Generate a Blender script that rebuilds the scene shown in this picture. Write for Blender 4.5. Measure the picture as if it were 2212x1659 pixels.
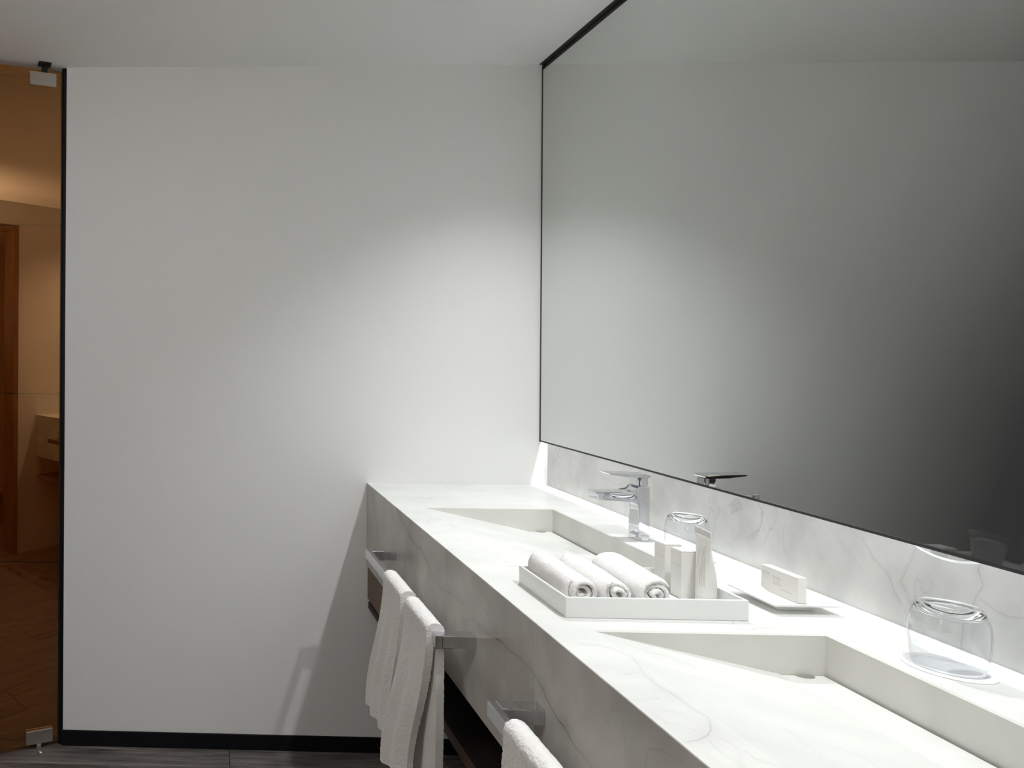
import bpy, bmesh, math, random
from mathutils import Vector, Matrix, noise

for o in list(bpy.data.objects):
    bpy.data.objects.remove(o)
SC = bpy.context.scene
COL = SC.collection

# ------------------------------------------------------------------ camera
H = 1.38027                      # eye height
YAW, PIT, ROL = 0.0325, -0.0015, -0.0062
def rot3():
    cy, sy = math.cos(YAW), math.sin(YAW); cp, sp = math.cos(PIT), math.sin(PIT); cr, sr = math.cos(ROL), math.sin(ROL)
    Rz = Matrix(((cy, -sy, 0), (sy, cy, 0), (0, 0, 1)))
    Rx = Matrix(((1, 0, 0), (0, cp, -sp), (0, sp, cp)))
    Ry = Matrix(((cr, 0, sr), (0, 1, 0), (-sr, 0, cr)))
    return Rz @ Rx @ Ry
_R = rot3()
cam_d = bpy.data.cameras.new('camera')
cam = bpy.data.objects.new('camera', cam_d); COL.objects.link(cam)
m3 = Matrix((( _R[0][0], _R[0][2], -_R[0][1]), (_R[1][0], _R[1][2], -_R[1][1]), (_R[2][0], _R[2][2], -_R[2][1])))
cam.matrix_world = Matrix.Translation((0, 0, H)) @ m3.to_4x4()
cam_d.sensor_fit = 'HORIZONTAL'; cam_d.sensor_width = 36.0
cam_d.lens = 36.0 * 1496.5 / 2212
cam_d.shift_x = (1106 - 396.7) / 2212
cam_d.shift_y = (756.3 - 829.5) / 2212
cam_d.clip_start = 0.02
SC.camera = cam

# ------------------------------------------------------------------ world, light, exposure
w = bpy.data.worlds.new('world'); SC.world = w; w.use_nodes = True
w.node_tree.nodes['Background'].inputs[0].default_value = (0.9, 0.95, 1.0, 1)
w.node_tree.nodes['Background'].inputs[1].default_value = 0.0
SC.view_settings.view_transform = 'Standard'
SC.view_settings.look = 'None'
SC.view_settings.gamma = 1.0
SC.view_settings.use_curve_mapping = False
SC.view_settings.exposure = 0.51
SC.cycles.max_bounces = 14
SC.cycles.diffuse_bounces = 7
SC.cycles.glossy_bounces = 6
SC.cycles.transmission_bounces = 8
SC.cycles.transparent_max_bounces = 12
SC.cycles.sample_clamp_indirect = 4.0
SC.cycles.caustics_reflective = True
SC.cycles.caustics_refractive = True
SC.cycles.use_denoising = True

D = 2.3958        # face of the white wall at the far end
CEIL = 2.3562
XF, XB, XM = 0.5538, 1.1632, 1.1349   # vanity front, backsplash face, mirror face
ZC = 0.9253       # counter top
YN = 0.24         # inner face of the wall with the doorway
ZA = 0.6435       # lower edge of the stone apron

def spot(name, loc, power, ang, blend, radius, col):
    l = bpy.data.lights.new(name, 'SPOT'); l.energy = power; l.spot_size = math.radians(ang); l.spot_blend = blend
    l.shadow_soft_size = radius; l.color = col
    o = bpy.data.objects.new(name, l); COL.objects.link(o); o.location = loc
    return o
SPOT_XY = [(0.95, 1.79), (0.96, 0.82)]
for (sx, sy), pw, ang, bl in zip(SPOT_XY, (40, 38), (108, 134), (1.0, 0.8)):
    spot('downlight_lamp', (sx, sy, CEIL - 0.005), pw, ang, bl, 0.020, (0.965, 0.985, 1.0))
# linear LED behind the lower edge of the mirror, shining down
l = bpy.data.lights.new('led_lamp', 'AREA'); l.shape = 'RECTANGLE'; l.size = D - YN - 0.03; l.size_y = 0.005; l.energy = 2.6
l.color = (0.97, 0.98, 1.0)
lo = bpy.data.objects.new('led_lamp', l); COL.objects.link(lo)
lo.location = (1.157, (D + YN) / 2, 1.145); lo.rotation_euler = (0, 0, math.pi / 2)
# added warm fill lamp, unseen, in the bedroom behind the doorway
l = bpy.data.lights.new('bedroom_fill', 'POINT'); l.energy = 7; l.shadow_soft_size = 0.16; l.color = (1.0, 0.80, 0.60)
lo = bpy.data.objects.new('bedroom_fill', l); COL.objects.link(lo); lo.location = (-0.55, -1.0, 1.75)
# added uplight to fill ceiling and walls, in an unseen trough by the doorway
FILL_POS = (-0.88, YN + 0.07, 1.30)
l = bpy.data.lights.new('uplight_fill', 'AREA'); l.shape = 'RECTANGLE'; l.size = 0.30; l.size_y = 0.08; l.energy = 51; l.color = (0.98, 0.99, 1.0)
lo = bpy.data.objects.new('uplight_fill', l); COL.objects.link(lo); lo.location = (FILL_POS[0], FILL_POS[1], FILL_POS[2] - .045); lo.rotation_euler = (math.pi, 0, 0)

# ------------------------------------------------------------------ materials
def mat(name):
    m = bpy.data.materials.new(name); m.use_nodes = True
    nt = m.node_tree
    return m, nt, nt.nodes['Principled BSDF'], nt.nodes['Material Output']
def N(nt, t, **kw):
    n = nt.nodes.new(t)
    for k, v in kw.items():
        if k.startswith('i_'):
            key = k[2:]; n.inputs[int(key) if key.isdigit() else key.replace('_', ' ')].default_value = v
        else: setattr(n, k, v)
    return n
def L(nt, a, b): nt.links.new(a, b)
def plain(name, col, rough=0.5, metal=0.0, bump=0.0, bscale=200, spec=0.5, var=0.0):
    m, nt, b, o = mat(name)
    b.inputs['Base Color'].default_value = (*col, 1); b.inputs['Roughness'].default_value = rough
    b.inputs['Metallic'].default_value = metal; b.inputs['Specular IOR Level'].default_value = spec
    tc = N(nt, 'ShaderNodeTexCoord')
    nz = N(nt, 'ShaderNodeTexNoise'); nz.inputs['Scale'].default_value = bscale; nz.inputs['Detail'].default_value = 4
    L(nt, tc.outputs['Object'], nz.inputs['Vector'])
    if bump:
        bp = N(nt, 'ShaderNodeBump'); bp.inputs['Strength'].default_value = bump; bp.inputs['Distance'].default_value = 0.002
        L(nt, nz.outputs[0], bp.inputs['Height']); L(nt, bp.outputs[0], b.inputs['Normal'])
    if var:
        mx = N(nt, 'ShaderNodeMix', data_type='RGBA'); L(nt, nz.outputs[0], mx.inputs[0])
        mx.inputs[6].default_value = tuple(c * (1 - var) for c in col) + (1,); mx.inputs[7].default_value = tuple(min(1, c * (1 + var)) for c in col) + (1,)
        L(nt, mx.outputs[2], b.inputs['Base Color'])
    return m
M_WALL = plain('wall_paint', (0.78, 0.785, 0.78), 0.75, bump=0.05, bscale=260, spec=0.3)
M_CEIL = plain('ceiling_paint', (0.93, 0.935, 0.925), 0.85, bump=0.04, bscale=220, spec=0.2)
M_FRONT = plain('front_wall_paint', (0.67, 0.67, 0.66), 0.75, bump=0.05, bscale=260, spec=0.3)
M_BEDWALL = plain('bedroom_paint', (0.42, 0.36, 0.30), 0.8)
M_BASE = plain('black_baseboard', (0.006, 0.006, 0.008), 0.6, spec=0.15)
M_BLACK = plain('black_metal', (0.012, 0.012, 0.012), 0.45)
M_CHROME = plain('chrome', (0.69, 0.70, 0.73), 0.04, 1.0)
M_SATIN = plain('satin_nickel', (0.62, 0.59, 0.54), 0.28, 1.0, bump=0.05, bscale=500)
M_TRAY = plain('white_lacquer', (0.80, 0.81, 0.80), 0.30)
M_CERAMIC = plain('white_ceramic', (0.86, 0.87, 0.86), 0.12)
M_CARD = plain('white_card', (0.76, 0.76, 0.73), 0.6, bump=0.04, bscale=900)
M_PAPER = plain('white_paper', (0.86, 0.87, 0.88), 0.7, bump=0.05, bscale=700)
M_LEDBODY = plain('aluminium_channel', (0.6, 0.6, 0.6), 0.4, 1.0)
M_SHADE = plain('painted_shade', (0.05, 0.05, 0.045), 0.6)

def wood(name, c1, c2, rough, scale, axis):
    m, nt, b, o = mat(name)
    tc = N(nt, 'ShaderNodeTexCoord'); oi = N(nt, 'ShaderNodeObjectInfo')
    mp = N(nt, 'ShaderNodeMapping'); L(nt, tc.outputs['Object'], mp.inputs['Vector'])
    s = [scale] * 3; s[axis] = scale * 0.06; mp.inputs['Scale'].default_value = s
    cb = N(nt, 'ShaderNodeCombineXYZ'); ml = N(nt, 'ShaderNodeMath', operation='MULTIPLY', i_1=37.0)
    L(nt, oi.outputs['Random'], ml.inputs[0]); L(nt, ml.outputs[0], cb.inputs[0]); L(nt, ml.outputs[0], cb.inputs[2])
    L(nt, cb.outputs[0], mp.inputs['Location'])
    nz = N(nt, 'ShaderNodeTexNoise'); nz.inputs['Scale'].default_value = 1; nz.inputs['Detail'].default_value = 8; nz.inputs['Roughness'].default_value = 0.7
    L(nt, mp.outputs[0], nz.inputs['Vector'])
    cr = N(nt, 'ShaderNodeValToRGB'); cr.color_ramp.elements[0].position = 0.34; cr.color_ramp.elements[1].position = 0.72
    cr.color_ramp.elements[0].color = (*c1, 1); cr.color_ramp.elements[1].color = (*c2, 1)
    L(nt, nz.outputs[0], cr.inputs[0]); L(nt, cr.outputs[0], b.inputs['Base Color'])
    b.inputs['Roughness'].default_value = rough
    bp = N(nt, 'ShaderNodeBump'); bp.inputs['Strength'].default_value = 0.25; bp.inputs['Distance'].default_value = 0.001
    L(nt, nz.outputs[0], bp.inputs['Height']); L(nt, bp.outputs[0], b.inputs['Normal'])
    return m
M_FLOOR = wood('dark_oak_floor', (0.018, 0.016, 0.016), (0.22, 0.195, 0.18), 0.55, 60, 0)
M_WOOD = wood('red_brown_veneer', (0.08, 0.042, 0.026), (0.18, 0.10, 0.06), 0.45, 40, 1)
M_SHADEWOOD = wood('shaded_shelf_wood', (0.006, 0.0045, 0.004), (0.02, 0.013, 0.009), 0.6, 40, 1)  # near-black wood: shade under the counter put into the colour
M_BOUNCE = wood('brown_bounce_wall', (0.12, 0.08, 0.05), (0.18, 0.12, 0.075), 0.5, 14, 2)
M_FRAME = wood('door_frame_wood', (0.10, 0.055, 0.03), (0.20, 0.11, 0.06), 0.5, 30, 2)
M_TILE = plain('dark_shower_tile', (0.28, 0.20, 0.14), 0.4, bump=0.05, bscale=90, var=0.15)

# marble: cloudy white stone, thin random veins and the large veins as strokes on their planes
def marble(name, base, cloud, strokes=(), axes=(1, 2), amount=0.35, org=(0, 0, 0)):
    m, nt, b, o = mat(name)
    tc = N(nt, 'ShaderNodeTexCoord'); P = tc.outputs['Object']
    c = N(nt, 'ShaderNodeTexNoise'); c.inputs['Scale'].default_value = 5; c.inputs['Detail'].default_value = 5
    mp = N(nt, 'ShaderNodeMapping'); mp.inputs['Rotation'].default_value = (0.5, 0.3, 0.6); mp.inputs['Scale'].default_value = (1, 2.2, 1.6)
    L(nt, P, mp.inputs['Vector']); L(nt, mp.outputs[0], c.inputs['Vector'])
    cr = N(nt, 'ShaderNodeValToRGB'); e = cr.color_ramp.elements
    e[0].position = 0.35; e[0].color = (*cloud, 1); e[1].position = 0.62; e[1].color = (*base, 1)
    L(nt, c.outputs[0], cr.inputs[0])
    # thin random veins
    v = N(nt, 'ShaderNodeTexNoise'); v.inputs['Scale'].default_value = 3.2; v.inputs['Detail'].default_value = 6; v.inputs['Distortion'].default_value = 0.7
    L(nt, mp.outputs[0], v.inputs['Vector'])
    a = N(nt, 'ShaderNodeMath', operation='SUBTRACT', i_1=0.5); L(nt, v.outputs[0], a.inputs[0])
    a2 = N(nt, 'ShaderNodeMath', operation='ABSOLUTE'); L(nt, a.outputs[0], a2.inputs[0])
    a3 = N(nt, 'ShaderNodeMapRange'); a3.inputs[1].default_value = 0; a3.inputs[2].default_value = 0.012; a3.inputs[3].default_value = 1; a3.inputs[4].default_value = 0
    L(nt, a2.outputs[0], a3.inputs[0])
    k = N(nt, 'ShaderNodeTexNoise'); k.inputs['Scale'].default_value = 4.5; L(nt, P, k.inputs['Vector'])
    k2 = N(nt, 'ShaderNodeMapRange'); k2.inputs[1].default_value = 0.48; k2.inputs[2].default_value = 0.68; L(nt, k.outputs[0], k2.inputs[0])
    f = N(nt, 'ShaderNodeMath', operation='MULTIPLY'); L(nt, a3.outputs[0], f.inputs[0]); L(nt, k2.outputs[0], f.inputs[1])
    f2 = N(nt, 'ShaderNodeMath', operation='MULTIPLY', i_1=amount); L(nt, f.outputs[0], f2.inputs[0])
    fac = f2.outputs[0]
    if strokes:
        wn = N(nt, 'ShaderNodeTexNoise'); wn.inputs['Scale'].default_value = 26; wn.inputs['Detail'].default_value = 4; L(nt, P, wn.inputs['Vector'])
        ws = N(nt, 'ShaderNodeVectorMath', operation='SUBTRACT'); ws.inputs[1].default_value = (0.5, 0.5, 0.5); L(nt, wn.outputs['Color'], ws.inputs[0])
        wm = N(nt, 'ShaderNodeVectorMath', operation='MULTIPLY'); wm.inputs[1].default_value = [0.022 if i in axes else 0 for i in range(3)]
        L(nt, ws.outputs[0], wm.inputs[0])
        pl = N(nt, 'ShaderNodeVectorMath', operation='MULTIPLY'); pl.inputs[1].default_value = [1.0 if i in axes else 0 for i in range(3)]
        L(nt, P, pl.inputs[0])
        pw = N(nt, 'ShaderNodeVectorMath', operation='ADD'); L(nt, pl.outputs[0], pw.inputs[0]); L(nt, wm.outputs[0], pw.inputs[1])
        # thickness of the strokes wanders
        tw = N(nt, 'ShaderNodeMapRange'); tw.inputs[1].default_value = 0.3; tw.inputs[2].default_value = 0.7; tw.inputs[3].default_value = 0.25; tw.inputs[4].default_value = 1.25
        L(nt, k.outputs[0], tw.inputs[0])
        for width, strength, pts in strokes:
            dmin = None
            for p, q in zip(pts[:-1], pts[1:]):
                A = [0.0] * 3; B = [0.0] * 3
                A[axes[0]], A[axes[1]] = p; B[axes[0]], B[axes[1]] = q
                for ax_ in axes: A[ax_] -= org[ax_]; B[ax_] -= org[ax_]
                A = Vector(A); BA = Vector(B) - A
                s = N(nt, 'ShaderNodeVectorMath', operation='SUBTRACT'); s.inputs[1].default_value = A; L(nt, pw.outputs[0], s.inputs[0])
                dt = N(nt, 'ShaderNodeVectorMath', operation='DOT_PRODUCT'); dt.inputs[1].default_value = BA / BA.length_squared; L(nt, s.outputs[0], dt.inputs[0])
                cl = N(nt, 'ShaderNodeClamp'); L(nt, dt.outputs['Value'], cl.inputs[0])
                sc = N(nt, 'ShaderNodeVectorMath', operation='SCALE'); sc.inputs[0].default_value = BA; L(nt, cl.outputs[0], sc.inputs['Scale'])
                ds = N(nt, 'ShaderNodeVectorMath', operation='DISTANCE'); L(nt, s.outputs[0], ds.inputs[0]); L(nt, sc.outputs[0], ds.inputs[1])
                if dmin is None: dmin = ds.outputs['Value']
                else:
                    mn = N(nt, 'ShaderNodeMath', operation='MINIMUM'); L(nt, dmin, mn.inputs[0]); L(nt, ds.outputs['Value'], mn.inputs[1]); dmin = mn.outputs[0]
            # sharp core and soft halo
            for ww, st in ((width, strength), (width * 7, strength * 0.22)):
                mr = N(nt, 'ShaderNodeMapRange'); mr.interpolation_type = 'SMOOTHSTEP'
                mr.inputs[1].default_value = 0; mr.inputs[2].default_value = ww; mr.inputs[3].default_value = st; mr.inputs[4].default_value = 0
                L(nt, dmin, mr.inputs[0])
                tm = N(nt, 'ShaderNodeMath', operation='MULTIPLY'); L(nt, mr.outputs[0], tm.inputs[0]); L(nt, tw.outputs[0], tm.inputs[1])
                mx = N(nt, 'ShaderNodeMath', operation='MAXIMUM'); L(nt, fac, mx.inputs[0]); L(nt, tm.outputs[0], mx.inputs[1]); fac = mx.outputs[0]
    mix = N(nt, 'ShaderNodeMix', data_type='RGBA'); L(nt, fac, mix.inputs[0]); L(nt, cr.outputs[0], mix.inputs[6]); mix.inputs[7].default_value = (0.17, 0.165, 0.155, 1)
    L(nt, mix.outputs[2], b.inputs['Base Color'])
    b.inputs['Roughness'].default_value = 0.33; b.inputs['Specular IOR Level'].default_value = 0.4
    return m
APRON_V = [
    (0.0030, 0.94, [(2.06, .945), (1.9984, .9106), (1.9159, .8885), (1.8603, .8697), (1.80, .8705), (1.7554, .8605), (1.7119, .8341), (1.6351, .8212)]),
    (0.0024, 0.61, [(1.6351, .8212), (1.5743, .8351), (1.50, .838)]),
    (0.0022, 0.47, [(1.5, .80), (1.4521, .8225), (1.3332, .8339)]),
    (0.0035, 1.00, [(1.3332, .8339), (1.2581, .8404), (1.1793, .8361), (1.1244, .8139), (1.0677, .7974), (1.0106, .7895), (.9, .76), (.7, .70)]),
    (0.0022, 0.54, [(1.30, .80), (1.276, .7737), (1.26, .735)]),
    (0.0022, 0.54, [(2.345, .81), (2.33, .79), (2.31, .75)]),
    (0.0020, 0.41, [(1.9984, .9106), (1.93, .865), (1.88, .80)]),
]
def onBS(u, v):   # pixel of the photograph -> (y, z) on the backsplash plane, only used to lay out vein coordinates
    d = _R @ Vector(((u - 396.7) / 1496.5, 1, -(v - 756.3) / 1496.5)); t = XB / d.x
    return (d.y * t, H + d.z * t)
def onC(u, v):
    d = _R @ Vector(((u - 396.7) / 1496.5, 1, -(v - 756.3) / 1496.5)); t = (ZC - H) / d.z
    return (d.x * t, d.y * t)
BS_V = [
    (0.0014, 0.45, [onBS(*p) for p in ((1862, 1165), (1895, 1212), (1929, 1257), (1945, 1300))]),
    (0.0012, 0.40, [onBS(*p) for p in ((1985, 1178), (1958, 1225), (1946, 1254), (1968, 1300), (1985, 1345))]),
    (0.0014, 0.50, [onBS(*p) for p in ((2122, 1212), (2117, 1260), (2110, 1289), (2080, 1345), (2076, 1420))]),
    (0.0013, 0.40, [onBS(*p) for p in ((2112, 1289), (2150, 1320), (2175, 1328), (2240, 1335))]),
    (0.0014, 0.24, [onBS(*p) for p in ((1213, 960), (1236, 985), (1262, 1005), (1300, 1030), (1345, 1050))]),
    (0.0012, 0.22, [onBS(*p) for p in ((1203, 1005), (1222, 1020), (1235, 1035))]),
    (0.0012, 0.25, [onBS(*p) for p in ((1552, 1095), (1548, 1120), (1540, 1160))]),
    (0.0012, 0.22, [onBS(*p) for p in ((1795, 1145), (1830, 1190), (1860, 1230))]),
]
TOP_V = [
    (0.0018, 0.33, [onC(*p) for p in ((1350, 1455), (1385, 1450), (1372, 1420), (1300, 1395), (1250, 1390))]),
    (0.0025, 0.33, [onC(*p) for p in ((1485, 1604), (1530, 1585), (1545, 1570), (1520, 1545), (1450, 1500), (1380, 1450))]),
    (0.0018, 0.27, [onC(*p) for p in ((1050, 1200), (1110, 1212), (1170, 1220))]),
    (0.0018, 0.21, [onC(*p) for p in ((940, 1150), (1010, 1147), (1080, 1150))]),
    (0.0021, 0.24, [onC(*p) for p in ((1560, 1350), (1600, 1360), (1650, 1357), (1720, 1362))]),
    (0.0018, 0.30, [onC(*p) for p in ((1700, 1540), (1760, 1585), (1830, 1640), (1880, 1690))]),
    (0.0018, 0.27, [onC(*p) for p in ((1800, 1560), (1860, 1570), (1900, 1600), (1960, 1650))]),
]
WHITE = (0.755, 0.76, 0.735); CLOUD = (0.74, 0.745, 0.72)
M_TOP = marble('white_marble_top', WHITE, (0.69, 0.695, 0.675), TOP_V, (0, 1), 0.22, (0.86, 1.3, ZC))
M_APRON = marble('shaded_marble_apron', (0.54, 0.525, 0.495), (0.42, 0.41, 0.385), APRON_V, (1, 2), 0.4, (0.86, 1.3, ZC))  # same stone as the top, darkened to carry the apron's shade
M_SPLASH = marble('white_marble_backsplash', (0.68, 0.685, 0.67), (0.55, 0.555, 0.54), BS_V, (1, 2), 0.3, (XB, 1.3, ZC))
M_BASIN = marble('shaded_marble_basin', (0.68, 0.68, 0.64), (0.62, 0.62, 0.58), (), (0, 1), 0.18)  # wall stone darker than the ramp, shade put into its colour

# terry cloth
def terry(name, col):
    m, nt, b, o = mat(name)
    b.inputs['Base Color'].default_value = (*col, 1); b.inputs['Roughness'].default_value = 0.95; b.inputs['Specular IOR Level'].default_value = 0.1
    b.inputs['Sheen Weight'].default_value = 0.35; b.inputs['Sheen Roughness'].default_value = 0.4
    tc = N(nt, 'ShaderNodeTexCoord')
    v = N(nt, 'ShaderNodeTexVoronoi'); v.inputs['Scale'].default_value = 520; L(nt, tc.outputs['Object'], v.inputs['Vector'])
    nz = N(nt, 'ShaderNodeTexNoise'); nz.inputs['Scale'].default_value = 240; nz.inputs['Detail'].default_value = 3; L(nt, tc.outputs['Object'], nz.inputs['Vector'])
    ad = N(nt, 'ShaderNodeMath', operation='ADD'); L(nt, v.outputs['Distance'], ad.inputs[0]); L(nt, nz.outputs[0], ad.inputs[1])
    bp = N(nt, 'ShaderNodeBump'); bp.inputs['Strength'].default_value = 0.6; bp.inputs['Distance'].default_value = 0.0014
    L(nt, ad.outputs[0], bp.inputs['Height']); L(nt, bp.outputs[0], b.inputs['Normal'])
    return m
M_TERRY = terry('white_terry', (0.88, 0.87, 0.855))

# mirror with its dark area painted in as reflectance falling with angle
m, nt, b, o = mat('dimmed_mirror'); nt.nodes.remove(b); M_MIRROR = m
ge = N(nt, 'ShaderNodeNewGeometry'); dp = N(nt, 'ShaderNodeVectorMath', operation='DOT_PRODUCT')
L(nt, ge.outputs['Incoming'], dp.inputs[0]); dp.inputs[1].default_value = Vector((-1, 0, 0.25)).normalized()   # tilted axis darkens the lower right of the reflection
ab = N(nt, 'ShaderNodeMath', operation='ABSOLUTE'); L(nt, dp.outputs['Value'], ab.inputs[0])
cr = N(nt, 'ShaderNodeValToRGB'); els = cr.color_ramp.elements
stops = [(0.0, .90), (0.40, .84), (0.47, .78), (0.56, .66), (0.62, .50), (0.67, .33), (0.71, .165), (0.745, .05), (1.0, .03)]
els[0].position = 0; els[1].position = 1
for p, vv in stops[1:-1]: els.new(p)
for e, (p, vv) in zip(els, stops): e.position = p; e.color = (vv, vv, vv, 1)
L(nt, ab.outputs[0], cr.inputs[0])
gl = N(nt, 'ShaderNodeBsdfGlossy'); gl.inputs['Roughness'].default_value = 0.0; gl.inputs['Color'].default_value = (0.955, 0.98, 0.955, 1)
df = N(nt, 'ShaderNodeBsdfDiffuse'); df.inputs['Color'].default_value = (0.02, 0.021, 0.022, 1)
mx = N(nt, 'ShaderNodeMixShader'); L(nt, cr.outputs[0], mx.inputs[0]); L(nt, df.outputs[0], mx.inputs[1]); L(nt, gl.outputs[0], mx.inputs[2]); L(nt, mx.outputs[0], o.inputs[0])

# amber coated glass of the pivot door
m, nt, b, o = mat('amber_glass'); nt.nodes.remove(b); M_AMBER = m
gl = N(nt, 'ShaderNodeBsdfGlossy'); gl.inputs['Roughness'].default_value = 0.0; gl.inputs['Color'].default_value = (0.62, 0.34, 0.15, 1)
tr = N(nt, 'ShaderNodeBsdfTransparent'); tr.inputs['Color'].default_value = (0.75, 0.36, 0.08, 1)
mx = N(nt, 'ShaderNodeMixShader'); mx.inputs[0].default_value = 0.5
L(nt, tr.outputs[0], mx.inputs[1]); L(nt, gl.outputs[0], mx.inputs[2]); L(nt, mx.outputs[0], o.inputs[0])

# clear thin glass (walls of the tumblers) and solid glass (their heavy bottoms)
m, nt, b, o = mat('thin_clear_glass'); nt.nodes.remove(b); M_THIN = m
gl = N(nt, 'ShaderNodeBsdfGlossy'); gl.inputs['Roughness'].default_value = 0.0
tr = N(nt, 'ShaderNodeBsdfTransparent'); tr.inputs['Color'].default_value = (0.975, 0.98, 0.985, 1)
ge = N(nt, 'ShaderNodeNewGeometry'); dp = N(nt, 'ShaderNodeVectorMath', operation='DOT_PRODUCT'); L(nt, ge.outputs['Incoming'], dp.inputs[0]); L(nt, ge.outputs['Normal'], dp.inputs[1])
q = N(nt, 'ShaderNodeMath', operation='ABSOLUTE'); L(nt, dp.outputs['Value'], q.inputs[0])
q2 = N(nt, 'ShaderNodeMath', operation='SUBTRACT', i_0=1.0); L(nt, q.outputs[0], q2.inputs[1])
q3 = N(nt, 'ShaderNodeMath', operation='POWER', i_1=4.0); L(nt, q2.outputs[0], q3.inputs[0])
fr = N(nt, 'ShaderNodeMath', operation='MULTIPLY_ADD', i_1=0.80, i_2=0.035); L(nt, q3.outputs[0], fr.inputs[0])
mx = N(nt, 'ShaderNodeMixShader'); L(nt, fr.outputs[0], mx.inputs[0]); L(nt, tr.outputs[0], mx.inputs[1]); L(nt, gl.outputs[0], mx.inputs[2]); L(nt, mx.outputs[0], o.inputs[0])
m, nt, b, o = mat('solid_clear_glass'); M_GLASS = m
b.inputs['Base Color'].default_value = (0.97, 0.985, 0.99, 1); b.inputs['Roughness'].default_value = 0.0; b.inputs['IOR'].default_value = 1.5; b.inputs['Transmission Weight'].default_value = 1.0
# lamp diffuser
m, nt, b, o = mat('lamp_diffuser'); M_LAMP = m
b.inputs['Base Color'].default_value = (0.9, 0.9, 0.9, 1); b.inputs['Emission Color'].default_value = (1, 0.98, 0.94, 1); b.inputs['Emission Strength'].default_value = 6.0

# printed card: faint grey lines of small type, too small to read in the photograph
def printed(name, col, boxes, axes, ink=(0.42, 0.42, 0.40)):
    """boxes: (u0,u1,v0,v1,rows,strength) in object coordinates along the two axes; text runs along u"""
    m, nt, b, o = mat(name)
    tc = N(nt, 'ShaderNodeTexCoord'); sp = N(nt, 'ShaderNodeSeparateXYZ'); L(nt, tc.outputs['Object'], sp.inputs[0])
    U, V = sp.outputs[axes[0]], sp.outputs[axes[1]]
    fac = None
    def mth(op, a, bb):
        n = N(nt, 'ShaderNodeMath', operation=op)
        for i, q in enumerate((a, bb)):
            if isinstance(q, (int, float)): n.inputs[i].default_value = q
            else: L(nt, q, n.inputs[i])
        return n.outputs[0]
    for u0, u1, v0, v1, rows, st in boxes:
        inside = mth('MULTIPLY', mth('MULTIPLY', mth('GREATER_THAN', U, u0), mth('LESS_THAN', U, u1)), mth('MULTIPLY', mth('GREATER_THAN', V, v0), mth('LESS_THAN', V, v1)))
        r = mth('MULTIPLY', mth('SUBTRACT', V, v0), rows / (v1 - v0))
        line = mth('LESS_THAN', mth('FRACT', r, 0), 0.55)
        cb = N(nt, 'ShaderNodeCombineXYZ'); L(nt, mth('MULTIPLY', U, 1.0), cb.inputs[0]); L(nt, mth('MULTIPLY', mth('FLOOR', r, 0), 3.7), cb.inputs[1])
        nz = N(nt, 'ShaderNodeTexNoise'); nz.inputs['Scale'].default_value = 900; nz.inputs['Detail'].default_value = 1; L(nt, cb.outputs[0], nz.inputs['Vector'])
        g = mth('MULTIPLY', mth('GREATER_THAN', nz.outputs[0], 0.44), st)
        q = mth('MULTIPLY', mth('MULTIPLY', inside, line), g)
        fac = q if fac is None else mth('MAXIMUM', fac, q)
    mix = N(nt, 'ShaderNodeMix', data_type='RGBA'); L(nt, fac, mix.inputs[0]); mix.inputs[6].default_value = (*col, 1); mix.inputs[7].default_value = (*ink, 1)
    L(nt, mix.outputs[2], b.inputs['Base Color']); b.inputs['Roughness'].default_value = 0.55
    return m

# ------------------------------------------------------------------ mesh helpers
ORG = {}
def link(name, bm, material, parent=None, origin=None, smooth=False, mats=None):
    if parent is not None: org = ORG[parent.name]
    else: org = Vector(origin) if origin is not None else Vector((0, 0, 0))
    bmesh.ops.translate(bm, verts=bm.verts, vec=-org)
    bmesh.ops.recalc_face_normals(bm, faces=bm.faces)
    me = bpy.data.meshes.new(name); bm.to_mesh(me); bm.free()
    o = bpy.data.objects.new(name, me); COL.objects.link(o)
    for mm in (mats or [material]): me.materials.append(mm)
    if smooth:
        for p in me.polygons: p.use_smooth = True
    if parent is not None: o.parent = parent
    else: o.location = org
    ORG[o.name] = org
    return o
def thing(name, loc, label, cat, group=None):
    o = bpy.data.objects.new(name, None); COL.objects.link(o); o.location = loc; o.empty_display_size = 0.05
    ORG[o.name] = Vector(loc); o['label'] = label; o['category'] = cat
    if group: o['group'] = group
    return o
def tag(o, label, cat, group=None):
    o['label'] = label; o['category'] = cat
    if group: o['group'] = group
    return o
def structure(o): o['kind'] = 'structure'; return o
def box(bm, x0, x1, y0, y1, z0, z1, bevel=0.0, seg=2):
    vs = [bm.verts.new((x, y, z)) for x in (x0, x1) for y in (y0, y1) for z in (z0, z1)]
    idx = [(0, 1, 3, 2), (4, 6, 7, 5), (0, 4, 5, 1), (2, 3, 7, 6), (0, 2, 6, 4), (1, 5, 7, 3)]
    fs = [bm.faces.new([vs[i] for i in f]) for f in idx]
    if bevel:
        es = list({e for f in fs for e in f.edges})
        bmesh.ops.bevel(bm, geom=es, offset=bevel, segments=seg, affect='EDGES', profile=0.5, clamp_overlap=True)
    return vs
def boxobj(name, x0, x1, y0, y1, z0, z1, material, parent=None, origin=None, bevel=0.0, seg=2):
    bm = bmesh.new(); box(bm, x0, x1, y0, y1, z0, z1, bevel, seg)
    return link(name, bm, material, parent, origin)
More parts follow.
